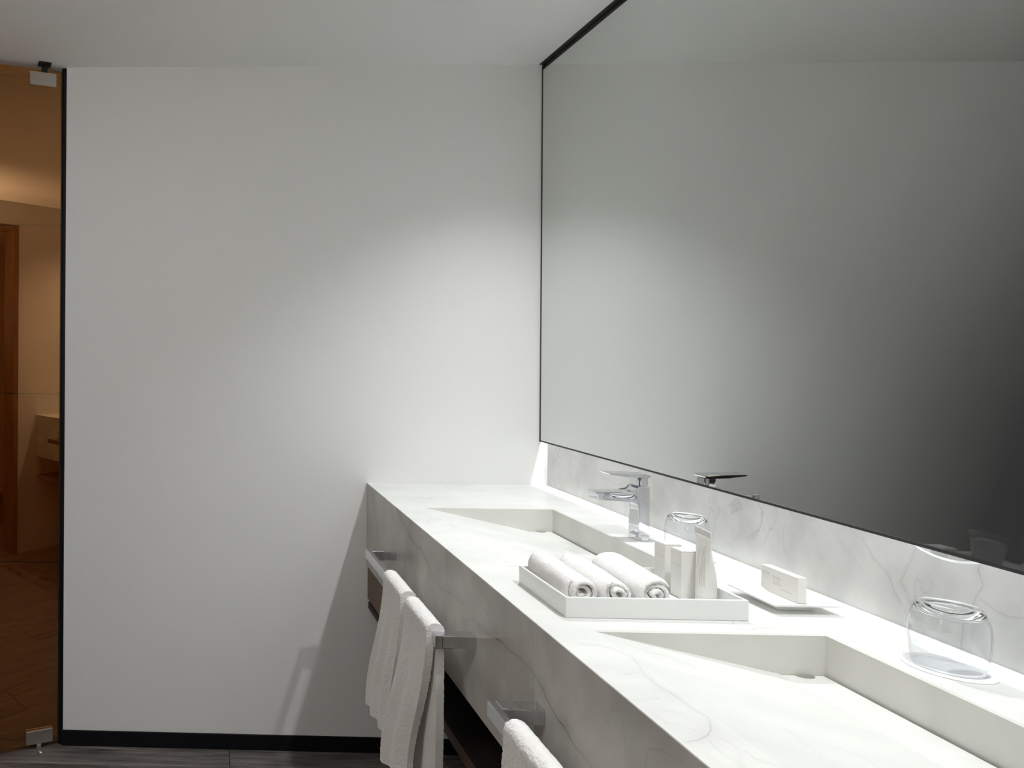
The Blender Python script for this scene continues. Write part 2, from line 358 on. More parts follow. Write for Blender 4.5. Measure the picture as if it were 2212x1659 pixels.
def prism(bm, pts, y0, y1, plane='xz'):
    """closed outline extruded along the third axis"""
    def P(a, b, c):
        return {'xz': (a, c, b), 'yz': (c, a, b), 'xy': (a, b, c)}[plane]
    A = [bm.verts.new(P(a, b, y0)) for a, b in pts]; B = [bm.verts.new(P(a, b, y1)) for a, b in pts]
    n = len(pts); fs = [bm.faces.new(A), bm.faces.new(B[::-1])]
    for i in range(n): fs.append(bm.faces.new((A[i], A[(i + 1) % n], B[(i + 1) % n], B[i])))
    return fs
def lathe(bm, prof, cx, cy, z0, seg=64, close=False):
    rings = []
    for r, z in prof:
        if r < 1e-6: rings.append([bm.verts.new((cx, cy, z0 + z))])
        else: rings.append([bm.verts.new((cx + r * math.cos(2 * math.pi * i / seg), cy + r * math.sin(2 * math.pi * i / seg), z0 + z)) for i in range(seg)])
    pairs = list(zip(rings[:-1], rings[1:]))
    if close: pairs.append((rings[-1], rings[0]))
    for a, b in pairs:
        for i in range(seg):
            j = (i + 1) % seg
            if len(a) == 1 and len(b) == 1: break
            if len(a) == 1: bm.faces.new((a[0], b[i], b[j]))
            elif len(b) == 1: bm.faces.new((a[i], a[j], b[0]))
            else: bm.faces.new((a[i], a[j], b[j], b[i]))
def quadface(bm, pts): return bm.faces.new([bm.verts.new(p) for p in pts])

# ------------------------------------------------------------------ the room
XL = -1.50
fl = structure(boxobj('floor', XL - .1, 1.30, -2.7, D + .15, -0.06, -0.0125, M_BASE, origin=(0, 1.3, -0.03)))
# dark oak-look planks laid across the room (rows run along x)
rng = random.Random(4)
row_edges = [D + .05]; yy = 2.291
while yy > YN - 0.9: row_edges.append(yy); yy -= 0.19
pl_mesh = {}
for r, (ya, yb) in enumerate(zip(row_edges[:-1], row_edges[1:])):
    off = 0.087 if r == 0 else rng.uniform(-.6, .6)
    xs = [XL + .01] + [x for x in (off - 1.2, off, off + 1.2) if XL + .15 < x < 1.1] + [1.16]
    for xa, xb in zip(xs[:-1], xs[1:]):
        boxobj('floor_plank', xa + .0006, xb - .0006, yb + .0006, ya - .0006, -0.0124, 0.0, M_FLOOR, fl, bevel=0.0012, seg=1)
structure(boxobj('ceiling', XL - .1, 1.30, -2.7, D + .15, CEIL, CEIL + .08, M_CEIL, origin=(0, 1.3, CEIL)))
# white wall at the far end: a slab standing proud of the dark tiled wall
WL = -0.4905
wb = structure(boxobj('wall_back', WL, 1.30, D, D + .15, 0.0005, CEIL, M_WALL, origin=(0.3, D, 0)))
structure(boxobj('baseboard_back', WL - 0.004, XB, D - 0.006, D, 0.0005, 0.0532, M_BASE, origin=(0, D, 0), bevel=0.001, seg=1))
wt = structure(boxobj('wall_shower', XL - .1, WL - .002, D + .056, D + .15, 0.0005, CEIL, M_BLACK, origin=(-1, D + .056, 0)))
for i in range(2):
    for j in range(4):
        z0 = 0.018 + (j - 0) * 0.6 - (0 if j else 0.016); z1 = min(0.018 + (j + 1) * 0.6, CEIL)
        x1 = WL - .003 - i * 0.6; x0 = max(x1 - 0.6, XL)
        boxobj('tile', x0 + .0025, x1 - .0025, D + .044, D + .0555, z0 + (.003 if j else .0), z1 - .003, M_TILE, wt, bevel=0.0015, seg=1)
structure(boxobj('trim_2', WL - .0165, WL - .0005, D + .004, D + .0435, 0.0005, CEIL - .0005, M_BASE, origin=(WL, D + .02, 0)))
structure(boxobj('wall_right', XB + .012, 1.30, YN, D, 0.0005, CEIL, M_WALL, origin=(XB, 1.3, 0)))
structure(boxobj('wall_left', XL - .1, XL, -2.7, D + .056, 0.0005, CEIL, M_BOUNCE, origin=(XL, 1.2, 0)))  # unseen wall coloured brown to cut and warm the bounced light
# wall with the doorway the picture is taken through, and the bedroom behind it
DX0, DX1, DZ = -0.52, 0.378, 2.165
bm = bmesh.new()
box(bm, XL, DX0 - .035, YN - .12, YN, 0.0005, CEIL); box(bm, DX1 + .035, 1.30, YN - .12, YN, 0.0005, CEIL); box(bm, DX0 - .035, DX1 + .035, YN - .12, YN, DZ + .035, CEIL)
structure(link('wall_front', bm, M_FRONT, origin=(0, YN, 0)))
d1 = bpy.data.objects.new('door_1', None); COL.objects.link(d1); d1.location = (0, YN, 0); ORG['door_1'] = Vector((0, YN, 0)); d1['kind'] = 'structure'
boxobj('jamb', DX1, DX1 + .035, YN - .13, YN + .012, 0.0005, DZ, M_FRAME, d1, bevel=.002)
boxobj('jamb', DX0 - .035, DX0, YN - .13, YN + .012, 0.0005, DZ, M_FRAME, d1, bevel=.002)
boxobj('head', DX0 - .035, DX1 + .035, YN - .13, YN + .012, DZ, DZ + .035, M_FRAME, d1, bevel=.002)
bm = bmesh.new(); box(bm, XL, 1.30, -2.7, -2.6, 0.0005, CEIL)
structure(link('wall_bedroom', bm, M_BEDWALL, origin=(0, -2.6, 0)))
structure(boxobj('wall_bedroom_side', 1.20, 1.30, -2.6, YN - .12, 0.0005, CEIL, M_BEDWALL, origin=(1.2, -1.2, 0)))

# ------------------------------------------------------------------ backsplash
bs = boxobj('backsplash', XB, XB + .0115, YN + .001, D - .0005, ZC + .0004, 1.26, M_SPLASH, origin=(XB, 1.3, ZC))
tag(bs, 'grey veined white marble backsplash strip under the big mirror', 'backsplash')

# ------------------------------------------------------------------ vanity
van = thing('vanity', (0.86, 1.3, ZC), 'long white marble double vanity counter with two sloped basins', 'vanity')
BX1, BXS, BX2, ZB = 0.636, 0.926, 0.999, 0.863
BAS = [(1.491, 2.0245), (0.612, 1.1455)]
ya0, ya1 = YN + .0005, D - .0005
T = 0.012
W_ = 0.008
# top slab cut around the two basins (the basin walls finish flush with the top)
bm = bmesh.new()
cuts = [ya0] + sorted(v for b_ in BAS for v in (b_[0] - W_, b_[1] + W_)) + [ya1]
xs_ = [XF + .001, BX1, BX2 + W_, XB + .0115]
vt = {}
def gv(i, j, z):
    if (i, j, z) not in vt: vt[i, j, z] = bm.verts.new((xs_[i], cuts[j], z))
    return vt[i, j, z]
cells = {(i, j) for i in range(3) for j in range(5)} - {(1, 1), (1, 3)}
for i, j in cells:
    for z in (ZC - T, ZC): bm.faces.new((gv(i, j, z), gv(i + 1, j, z), gv(i + 1, j + 1, z), gv(i, j + 1, z)))
    for (di, dj), (p, q) in {(-1, 0): ((i, j), (i, j + 1)), (1, 0): ((i + 1, j), (i + 1, j + 1)), (0, -1): ((i, j), (i + 1, j)), (0, 1): ((i, j + 1), (i + 1, j + 1))}.items():
        if (i + di, j + dj) not in cells: bm.faces.new((gv(*p, ZC - T), gv(*q, ZC - T), gv(*q, ZC), gv(*p, ZC)))
top = link('countertop', bm, M_TOP, van)
# stone apron in two panels with a hairline joint
JY = 1.1765
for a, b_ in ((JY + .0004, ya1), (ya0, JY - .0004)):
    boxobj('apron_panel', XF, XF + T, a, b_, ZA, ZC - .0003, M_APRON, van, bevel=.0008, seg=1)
# basins: sloped slab falling to a slot drain at the back
for a, b_ in BAS:
    bm = bmesh.new()
    zt = ZC
    # ramp (a wedge), left and right cheeks, back wall
    for fc in prism(bm, [(BX1, zt), (BXS, ZB), (BXS, ZB - .012), (BX1, zt - .014)], a, b_): fc.material_index = 1
    box(bm, BX2, BX2 + W_, a - W_, b_ + W_, ZB - .03, zt)
    prism(bm, [(BX1, zt), (BX2, zt), (BX2, ZB - .03), (BXS, ZB - .03)], b_, b_ + W_)
    prism(bm, [(BX1, zt), (BX2, zt), (BX2, ZB - .03), (BXS, ZB - .03)], a - W_, a)
    ba = link('basin', bm, M_BASIN, van, mats=[M_BASIN, M_TOP])
    boxobj('drain_channel', BXS - .003, BX2 - .0002, a + .0005, b_ - .0005, ZB - .034, ZB - .0125, M_SHADE, ba)  # dark colour paints in the shade of the slot and notch
    # removable drain cover with a half-round finger notch at its far end
    bm = bmesh.new()
    x0, x1 = BXS + .0016, BX2 - .0050; xc = (x0 + x1) / 2 + .003; r = 0.0150; ye = b_ - .001
    pts = [(x0, a + .001), (x1, a + .001), (x1, ye)] + [(xc + r * math.cos(t), ye - .75 * r * math.sin(t)) for t in [math.pi * k / 12 for k in range(13)]] + [(x0, ye)]
    prism(bm, pts, ZB - .0105, ZB - .0012, 'xy')
    link('drain_cover', bm, M_TOP, ba)
# wooden carcass under the stone: fascia by the wall, open niche, shelf
bm = bmesh.new(); box(bm, XF + .03, XB - .02, ya0 + .002, ya1 - .002, ZA - .004, ZA + .16)
boxobj('under_panel', XF + T + .002, XB - .02, ya0 + .002, ya1 - .002, ZA + .004, ZA + .02, M_SHADEWOOD, van); bm.free()
boxobj('drawer_front', XF + .004, XF + .022, 2.02, ya1 - .002, ZA - .112, ZA - .004, M_WOOD, van, bevel=.001)
sh = boxobj('shelf', XF + .007, XB - .02, ya0 + .002, ya1 - .003, ZA - .146, ZA - .124, M_SHADEWOOD, van)
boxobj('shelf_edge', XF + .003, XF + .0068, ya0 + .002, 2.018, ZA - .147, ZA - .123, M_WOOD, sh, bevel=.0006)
boxobj('back_panel', XB - .02, XB + .011, ya0 + .002, ya1 - .002, 0.30, ZA + .004, M_SHADEWOOD, van)

# ------------------------------------------------------------------ mirror
mir = thing('wall_mirror', (XM, 1.3, 1.0787), 'large frameless wall mirror reaching the ceiling above the vanity', 'mirror')
ML0, ML1, MZ0, MZ1 = YN + .004, D - .0105, 1.0787, 2.3332
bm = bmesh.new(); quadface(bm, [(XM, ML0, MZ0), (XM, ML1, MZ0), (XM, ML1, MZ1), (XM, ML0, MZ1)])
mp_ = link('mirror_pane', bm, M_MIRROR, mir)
bm = bmesh.new(); box(bm, XM + .0003, XM + .005, ML0, ML1 + .001, MZ0 - .0022, MZ1 + .0022); box(bm, XM - .0002, XM + .006, ML0, ML1 + .0092, MZ0 - .0050, MZ0 - .0002)
box(bm, XM - .0002, XM + .006, ML1, ML1 + .0092, MZ0 - .0050, CEIL - .0025); box(bm, XM - .0002, XM + .006, ML0, ML1, MZ1, MZ1 + .0040)
link('edge_frame', bm, M_BLACK, mir)
boxobj('shade_backing', XM + .0055, XB - .0005, ML0 + .01, D - .001, 1.30, CEIL - .002, M_BLACK, mir)  # black box stands in for shade in the gap above the mirror
structure(boxobj('ceiling_shade_strip', XM - .009, XB, ML0, D - .001, CEIL - .0016, CEIL, M_SHADE, None, (XM, 1.3, CEIL)))  # dark strip paints the soft shade along the mirror onto the ceiling
# round housing of the lit magnifying mirror, its chrome rim peeping out under the edge
bm = bmesh.new()
yc, zc, R_ = 1.108, 1.0610 + .1285, 0.1285
A = []
for (r, x) in ((R_ - .004, XM + .0065), (R_, XM + .009), (R_, XM + .016), (R_ - .004, XM + .019)):
    A.append([bm.verts.new((x, yc + r * math.cos(2 * math.pi * i / 96), zc + r * math.sin(2 * math.pi * i / 96))) for i in range(96)])
for p, q in zip(A[:-1], A[1:]):
    for i in range(96): bm.faces.new((p[i], p[(i + 1) % 96], q[(i + 1) % 96], q[i]))
bm.faces.new(A[0]); bm.faces.new(A[-1][::-1])
o = link('round_rim', bm, M_CHROME, mir, smooth=False); o['label'] = 'chrome rim of the round magnifier showing below the edge'
boxobj('led_channel', 1.1530, 1.1625, ML0 + .01, ML1 - .01, 1.148, 1.158, M_LEDBODY, mir)

# ------------------------------------------------------------------ amber glass pivot door
PH = math.radians(21.0)
HX, HY = -0.5050, D - 0.002
tdir = Vector((-math.cos(PH), -math.sin(PH), 0)); ndir = Vector((math.sin(PH) * 1.0, -math.cos(PH), 0))
def dpt(s, n, z): return Vector((HX, HY, 0)) + tdir * s + ndir * n + Vector((0, 0, z))
def dbox(bm, s0, s1, n0, n1, z0, z1, bevel=0.0):
    vs = [bm.verts.new(dpt(s, n, z)) for s in (s0, s1) for n in (n0, n1) for z in (z0, z1)]
    fs = [bm.faces.new([vs[i] for i in f]) for f in [(0, 1, 3, 2), (4, 6, 7, 5), (0, 4, 5, 1), (2, 3, 7, 6), (0, 2, 6, 4), (1, 5, 7, 3)]]
    if bevel: bmesh.ops.bevel(bm, geom=list({e for f in fs for e in f.edges}), offset=bevel, segments=2, affect='EDGES')
dr = thing('glass_door', (HX, HY, 0), 'amber tinted glass pivot door standing ajar at the left', 'door')
bm = bmesh.new(); vs = [bm.verts.new(dpt(s, 0, z)) for s, z in ((0.004, .016), (0.82, .016), (0.82, 2.338), (0.004, 2.338))]; bm.faces.new(vs)
link('glass_pane', bm, M_AMBER, dr)
bm = bmesh.new(); dbox(bm, 0.0005, 0.0035, -.004, .004, .016, 2.338); link('edge_seal', bm, M_BLACK, dr)
bm = bmesh.new(); dbox(bm, 0.022, 0.112, .0008, .010, 2.282, 2.327, .0015); dbox(bm, 0.022, 0.112, -.010, -.0008, 2.282, 2.327, .0015)
hp = link('hinge_plate', bm, M_SATIN, dr); hp['label'] = 'upper satin metal pivot plate'
bm = bmesh.new(); dbox(bm, 0.052, 0.072, -.004, .006, 2.327, 2.3560, .002); dbox(bm, 0.042, 0.085, -.004, .03, 2.3500, 2.3560, .001); link('pivot_arm', bm, M_BLACK, hp)
bm = bmesh.new(); dbox(bm, 0.022, 0.112, .0008, .010, .022, .068, .0015); dbox(bm, 0.022, 0.112, -.010, -.0008, .022, .068, .0015)
hp = link('hinge_plate', bm, M_SATIN, dr); hp['label'] = 'lower satin metal pivot plate'
bm = bmesh.new(); dbox(bm, 0.06, 0.075, -.005, .008, .0004, .0222, .002)
pc = dpt(.067, .028, 0); lathe(bm, [(0, .007), (.006, .0065), (.009, .004), (.010, .0004), (0, .0004)], pc.x, pc.y, 0, 20); link('floor_pivot', bm, M_SATIN, hp)

# ------------------------------------------------------------------ ceiling downlights (out of the frame, seen in glass and chrome)
for i, (sx, sy) in enumerate(SPOT_XY):
    t = thing('ceiling_downlight', (sx, sy, CEIL), ('round recessed ceiling downlight over the far basin', 'round recessed ceiling downlight over the near basin')[i], 'downlight')
    bm = bmesh.new(); lathe(bm, [(.030, 0), (.045, 0), (.045, -.003), (.030, -.003)], sx, sy, CEIL - .0002, 32, True); link('trim_ring', bm, M_TRAY, t)
    bm = bmesh.new(); lathe(bm, [(0, -.0012), (.0295, -.0012)], sx, sy, CEIL, 32); link('diffuser', bm, M_LAMP, t)

# added open trough that holds the upward fill light
sx, sy, sz = FILL_POS
t = thing('fill_trough', (sx, YN, sz), 'added unseen white trough with upward fill light beside the doorway', 'sconce')
bm = bmesh.new()
prism(bm, [(YN + .0005, sz - .06), (YN + .13, sz - .06), (YN + .145, sz + .10), (YN + .142, sz + .10), (YN + .127, sz - .055), (YN + .004, sz - .055), (YN + .004, sz + .10), (YN + .0005, sz + .10)], sx - .19, sx + .19, 'yz')
link('trough', bm, M_TRAY, t)
for e in (-.193, .19): boxobj('end_cap', sx + e, sx + e + .003, YN + .0005, YN + .145, sz - .06, sz + .10, M_TRAY, t)

# ------------------------------------------------------------------ towel bars
BARX0, BARX1, BZ0, BZ1 = 0.4712, 0.4845, 0.7722, 0.7990
def towel_bar(y0, y1, label):
    t = thing('towel_bar', (XF, (y0 + y1) / 2, .785), label, 'towel bar', None)
    boxobj('bar', BARX0, BARX1, y0, y1, BZ0, BZ1, M_CHROME, t, bevel=.0012)
    for ya in (y0, y1 - .028):
        boxobj('post', BARX1 - .0005, XF, ya + .0002, ya + .0278, BZ0 + .0002, BZ1 - .0002, M_CHROME, t, bevel=.0016)
    return t
towel_bar(1.427, 2.048, 'chrome towel bar nearest the far wall, carrying two towels')
towel_bar(0.548, 1.169, 'chrome towel bar at the bottom edge, carrying one towel')

# ------------------------------------------------------------------ hanging towels
def smooth01(t): t = max(0, min(1, t)); return t * t * (3 - 2 * t)
def hanging(name, label, ytop, ybot, zf, zb, seed, lean=0.012, fold=0.006, nfold=2.2, zb_back=None, backdx=0.0):
    """towel folded over the bar; ytop=(near,far) at the bar, ybot=(near,far) at the front hem, zf=(near,far) hem heights"""
    xc, zc, r = (BARX0 + BARX1) / 2, BZ1 + .001, 0.0188
    nu, nb, na, nf = 40, 60, 16, 90
    rng = random.Random(seed); ph = rng.uniform(0, 6.28); TH = 0.0165
    def path(u, v):
        # v in [-1,0) back flap from hem up, [0,1] over the bar, (1,2] front flap downwards
        zfu = zf[0] + (zf[1] - zf[0]) * u
        if v < 0: x, z, k = xc + r, zb + (zc - zb) * (1 + v), -v
        elif v <= 1: a = math.pi * v; x, z, k = xc + r * math.cos(a), zc + r * 0.85 * math.sin(a), 0
        else: x, z, k = xc - r, zc + (zfu - zc) * (v - 1), v - 1
        return x, z, k, v
    bm = bmesh.new(); grid = []
    V = [-1 + i / nb for i in range(nb)] + [i / na for i in range(na)] + [1 + i / nf for i in range(nf + 1)]
    for i in range(nu + 1):
        u = i / nu; row = []
        for v in V:
            x, z, k, vv = path(u, v)
            s = smooth01(k)
            y0 = ytop[0] + (ybot[0] - ytop[0]) * s; y1 = ytop[1] + (ybot[1] - ytop[1]) * s
            if v < 0: y0 = ytop[0] + (ybot[0] - ytop[0]) * s * .25 + .002; y1 = ytop[1] + (ybot[1] - ytop[1]) * s * .5
            y = y0 + (y1 - y0) * u
            f = fold * s * math.sin(2 * math.pi * nfold * u + ph + 0.6 * k)
            if v > 1: x += -lean * s + f - 0.004 * math.sin(math.pi * u) * s
            elif v < 0: x += 0.003 * s + .35 * f + backdx * s
            y += .003 * s * math.sin(9 * k + ph)
            row.append(bm.verts.new((x, y, z)))
        grid.append(row)
    for i in range(nu):
        for j in range(len(V) - 1): bm.faces.new((grid[i][j], grid[i + 1][j], grid[i + 1][j + 1], grid[i][j + 1]))
    bmesh.ops.recalc_face_normals(bm, faces=bm.faces)
    # thickness with a rounded rim
    bm.normal_update()
    base = list(bm.verts); nrm = {v: v.normal.copy() for v in base}
    ret = bmesh.ops.solidify(bm, geom=list(bm.faces), thickness=TH)
    bmesh.ops.recalc_face_normals(bm, faces=bm.faces)
    c = Vector(((BARX0 + BARX1) / 2, 0, 0))
    # recentre the shell on the path
    xs = [v.co.x for v in bm.verts]
    for v in base: pass
    org = Vector((xc, (ytop[0] + ytop[1]) / 2, zc))
    o = link(name, bm, M_TERRY, None, org, smooth=True)
    bv = o.modifiers.new('round', 'BEVEL'); bv.width = .0055; bv.segments = 3; bv.limit_method = 'ANGLE'; bv.angle_limit = math.radians(60)
    sb = o.modifiers.new('sub', 'SUBSURF'); sb.levels = 1; sb.render_levels = 1
    tx = bpy.data.textures.new('terry_relief', 'CLOUDS'); tx.noise_scale = 0.0045
    dm = o.modifiers.new('pile', 'DISPLACE'); dm.texture = tx; dm.strength = .0032; dm.mid_level = .5; dm.texture_coords = 'LOCAL'
    return tag(o, label, 'towel', 'hand towels over the bars')
hanging('hand_towel', 'white terry hand towel nearest the far wall on its bar', (1.640, 1.797), (1.698, 1.872), (0.450, 0.435), 0.47, 3, lean=.020, fold=.007, nfold=2.4)
hanging('hand_towel', 'white terry hand towel with deep fold, beside the first bar post', (1.449, 1.606), (1.530, 1.690), (0.430, 0.398), 0.37, 8, lean=.026, fold=.011, nfold=1.7)
hanging('hand_towel', 'white terry hand towel at the bottom edge, alone on its bar', (0.895, 1.078), (0.88, 1.118), (0.42, 0.42), 0.40, 5, lean=.020)

# ------------------------------------------------------------------ faucet
def faucet(cx, cy, label):
    f = thing('faucet', (cx, cy, ZC), label, 'faucet')
    def arc(c, r, a0, a1, n): return [(c[0] + r * math.cos(math.radians(a0 + (a1 - a0) * i / n)), c[1] + r * math.sin(math.radians(a0 + (a1 - a0) * i / n))) for i in range(n + 1)]
    z = ZC
    # body and spout: one side outline (x, z) with arched underside, extruded across
    pts = [(cx + .0135, z + .007), (cx + .0130, z + .128), (cx + .0105, z + .131), (cx - .0145, z + .131)]
    pts += [(cx - .016, z + .126), (cx - .020, z + .121), (cx - .027, z + .1182), (cx - .040, z + .1170)]
    pts += [(cx - .111, z + .1155), (cx - .112, z + .1140), (cx - .1105, z + .0980), (cx - .109, z + .0970)]
    pts += [(cx - .028, z + .0955), (cx - .019, z + .0925), (cx - .0135, z + .086), (cx - .0115, z + .077), (cx - .0130, z + .035), (cx - .0145, z + .007)]
    bm = bmesh.new(); fs = prism(bm, pts, cy - .0205, cy + .0205)
    caps = fs[:2]
    es = list({e for fc in caps for e in fc.edges})
    bmesh.ops.bevel(bm, geom=es, offset=.0045, segments=4, affect='EDGES', clamp_overlap=True)
    o = link('body', bm, M_CHROME, f, smooth=True)
    o.modifiers.new('wn', 'WEIGHTED_NORMAL').keep_sharp = False
    # base collar
    bm = bmesh.new(); box(bm, cx - .0165, cx + .0165, cy - .0235, cy + .0235, z + .0003, z + .0125, 0)
    ve = [e for e in bm.edges if abs(e.verts[0].co.z - e.verts[1].co.z) > .005]
    bmesh.ops.bevel(bm, geom=ve, offset=.009, segments=6, affect='EDGES')
    link('base_collar', bm, M_CHROME, f)
    # cartridge housing and lever
    bm = bmesh.new(); box(bm, cx - .0145, cx + .0125, cy - .0195, cy + .0195, z + .1315, z + .1510, 0)
    ve = [e for e in bm.edges if abs(e.verts[0].co.z - e.verts[1].co.z) > .005]
    bmesh.ops.bevel(bm, geom=ve, offset=.007, segments=5, affect='EDGES')
    hb = link('lever_housing', bm, M_CHROME, f)
    bm = bmesh.new()
    P = [(cx + .0155, z + .1560), (cx + .010, z + .1590), (cx - .030, z + .1605), (cx - .083, z + .1620), (cx - .085, z + .1613), (cx - .081, z + .1587), (cx - .040, z + .1530), (cx + .008, z + .1510), (cx + .014, z + .1530)]
    fs = prism(bm, P, cy - .0205, cy + .0205)
    es = list({e for fc in fs[:2] for e in fc.edges}); bmesh.ops.bevel(bm, geom=es, offset=.0012, segments=2, affect='EDGES')
    link('lever', bm, M_CHROME, hb)
    return f
faucet(1.0560, 1.721, 'chrome single lever faucet standing behind the far basin')

# ------------------------------------------------------------------ tumblers
def tumbler(cx, cy, label):
    t = thing('tumbler', (cx, cy, ZC + .0016), label, 'glass', 'upturned tumblers')
    z0 = ZC + .0016
    # upturned: mouth down on the coaster, heavy bottom on top
    zk = 1.14
    outer = [(r, q * zk) for r, q in [(.0372, .0002), (.0386, .006), (.0405, .018), (.0420, .032), (.0424, .045), (.0418, .056), (.0398, .065), (.0368, .0715)]]
    inner = [(r - .0013, z) for r, z in outer]
    bm = bmesh.new(); lathe(bm, outer + [(.0355, .0695 * zk)] + inner[::-1][1:], cx, cy, z0, 72, True)
    link('bowl', bm, M_THIN, t, smooth=True)
    bm = bmesh.new()
    lathe(bm, [(r, q * zk) for r, q in [(0, .0700), (.020, .0696), (.0325, .0676), (.0354, .0682), (.0368, .0716), (.0352, .0762), (.0318, .0796), (.0285, .0802), (.022, .0790), (0, .0786)]], cx, cy, z0, 72)
    link('bottom', bm, M_GLASS, t, smooth=True)
    return t
GL = [(1.076, 1.037, 'upturned clear glass tumbler on a paper coaster at the right edge'), (1.072, 1.577, 'upturned clear glass tumbler behind the white tube and boxes')]
t0 = tumbler(*GL[0])
t1 = t0.copy(); COL.objects.link(t1); t1.location = (GL[1][0], GL[1][1], ZC + .0016); t1['label'] = GL[1][2]
for ch in list(t0.children):
    c = ch.copy(); COL.objects.link(c); c.parent = t1
for (gx, gy), lab in (((1.076, 1.037), 'round white paper coaster under the right-hand tumbler'), ((1.072, 1.577), 'round white paper coaster under the tumbler behind the tube')):
    bm = bmesh.new(); lathe(bm, [(0, 0), (.0485, 0), (.0490, .0006), (.0485, .0013), (0, .0013)], gx, gy, ZC + .0002, 72)
    tag(link('paper_coaster', bm, M_PAPER, None, (gx, gy, ZC)), lab, 'coaster', 'paper coasters')

# ------------------------------------------------------------------ tray with rolled towels and toiletries
TX0, TX1, TY0, TY1, TH_ = 0.6164, 0.9215, 1.203, 1.3800, 0.0345
z = ZC + .0003; wl = .0055
bm = bmesh.new()
o_ = [(TX0, TY0), (TX1, TY0), (TX1, TY1), (TX0, TY1)]; i_ = [(TX0 + wl, TY0 + wl), (TX1 - wl, TY0 + wl), (TX1 - wl, TY1 - wl), (TX0 + wl, TY1 - wl)]
ob = [bm.verts.new((*p, z)) for p in o_]; ot = [bm.verts.new((*p, z + TH_)) for p in o_]; it = [bm.verts.new((*p, z + TH_)) for p in i_]; ib = [bm.verts.new((*p, z + .005)) for p in i_]
bm.faces.new(ob[::-1]); bm.faces.new(ib)
for k in range(4):
    q = (k + 1) % 4
    bm.faces.new((ob[k], ob[q], ot[q], ot[k])); bm.faces.new((ot[k], ot[q], it[q], it[k])); bm.faces.new((it[k], it[q], ib[q], ib[k]))
bmesh.ops.bevel(bm, geom=list(bm.edges), offset=.0007, segments=2, affect='EDGES')
tag(link('amenity_tray', bm, M_TRAY, None, (.769, 1.2885, ZC)), 'shallow white rectangular tray between the two basins', 'tray')
ZT = z + .005

def roll(xn, xf, y0, y1, r, seed, start, label):
    """towel rolled into a spiral, axis from (xn,y0) to (xf,y1)"""
    rng = random.Random(seed)
    th = r * 0.27; turns = 2.55; n = 150
    centre = []
    for i in range(n + 1):
        s = i / n; a = start + 2 * math.pi * turns * s
        rr = (r - th / 2) * (1 - s) + r * 0.13 * s
        rr *= 1 + .045 * math.sin(2.0 * a + seed) * (0.3 + s) + .09 * s * math.sin(3 * a + 2 * seed)
        centre.append((rr * math.cos(a) * 1.05, rr * math.sin(a) * .94))
    bx_ = [p[0] for p in centre]; bz_ = [p[1] for p in centre]; mx_, mz_ = (min(bx_) + max(bx_)) / 2, (min(bz_) + max(bz_)) / 2
    kx, kz = (r - th / 2) / ((max(bx_) - min(bx_)) / 2), (r * .97 - th / 2) / ((max(bz_) - min(bz_)) / 2)
    centre = [((p[0] - mx_) * kx, (p[1] - mz_) * kz) for p in centre]
    out, inn = [], []
    for i in range(n + 1):
        a, b_ = centre[max(0, i - 1)], centre[min(n, i + 1)]
        tx, tz = b_[0] - a[0], b_[1] - a[1]; ln = math.hypot(tx, tz) or 1; nx, nz = tz / ln, -tx / ln
        e = th / 2 * min(1.0, .45 + i / 6, .45 + (n - i) / 6) * .93
        out.append((centre[i][0] + nx * e, centre[i][1] + nz * e)); inn.append((centre[i][0] - nx * e, centre[i][1] - nz * e))
    ring = out + inn[::-1]
    zlow = min(p[1] for p in ring)
    zc = ZT + .0006 - zlow
    ny = 36; bm = bmesh.new(); rows = []
    m_ = len(ring)
    for j in range(ny + 1):
        t = j / ny; cx = xn + (xf - xn) * t; y = y0 + (y1 - y0) * t
        edge = min(t, 1 - t) * (y1 - y0); pinch = 1 - .05 * math.exp(-edge / .004) + .012 * math.sin(7 * t + seed)
        row = []
        for k, (px, pz) in enumerate(ring):
            kk = k if k <= n else m_ - 1 - k
            bulge = (-1 if j == 0 else (1 if j == ny else 0)) * .0
            yy_ = y + (.004 * math.sin(kk / n * 9 + seed)) * (1 - 2 * t) * (1 if (j < 3 or j > ny - 3) else .3)
            row.append(bm.verts.new((cx + px * pinch, yy_, zc + pz * pinch + (1 - pinch) * zlow + .010 * t)))
        rows.append(row)
    for j in range(ny):
        for k in range(m_):
            q = (k + 1) % m_; bm.faces.new((rows[j][k], rows[j][q], rows[j + 1][q], rows[j + 1][k]))
    for rw in (rows[0], rows[-1]):     # end faces: strips between the two sides of the cloth, slightly domed
        sgn = -1 if rw is rows[0] else 1
        mid = [bm.verts.new((rw[i].co + rw[m_ - 1 - i].co) / 2 + Vector((0, sgn * .0022, 0))) for i in range(n + 1)]
        for i in range(n):
            bm.faces.new((rw[i], rw[i + 1], mid[i + 1], mid[i])); bm.faces.new((mid[i], mid[i + 1], rw[m_ - 2 - i], rw[m_ - 1 - i]))
        bm.faces.new((rw[0], mid[0], rw[m_ - 1])); bm.faces.new((rw[n], rw[n + 1], mid[n]))
    o = link('rolled_towel', bm, M_TERRY, None, ((xn + xf) / 2, (y0 + y1) / 2, ZT), smooth=True)
    tx = bpy.data.textures.new('roll_relief', 'CLOUDS'); tx.noise_scale = 0.004
    dm = o.modifiers.new('pile', 'DISPLACE'); dm.texture = tx; dm.strength = .0026; dm.mid_level = .62; dm.texture_coords = 'LOCAL'
    return tag(o, label, 'towel', 'rolled towels on the tray')
roll(0.6590, 0.6520, 1.2340, 1.3655, 0.0284, 1, 2.2, 'rolled white washcloth leftmost on the tray, against its side wall')
roll(0.7200, 0.7130, 1.2355, 1.3655, 0.0280, 4, 1.9, 'rolled white washcloth in the middle of the three on the tray')
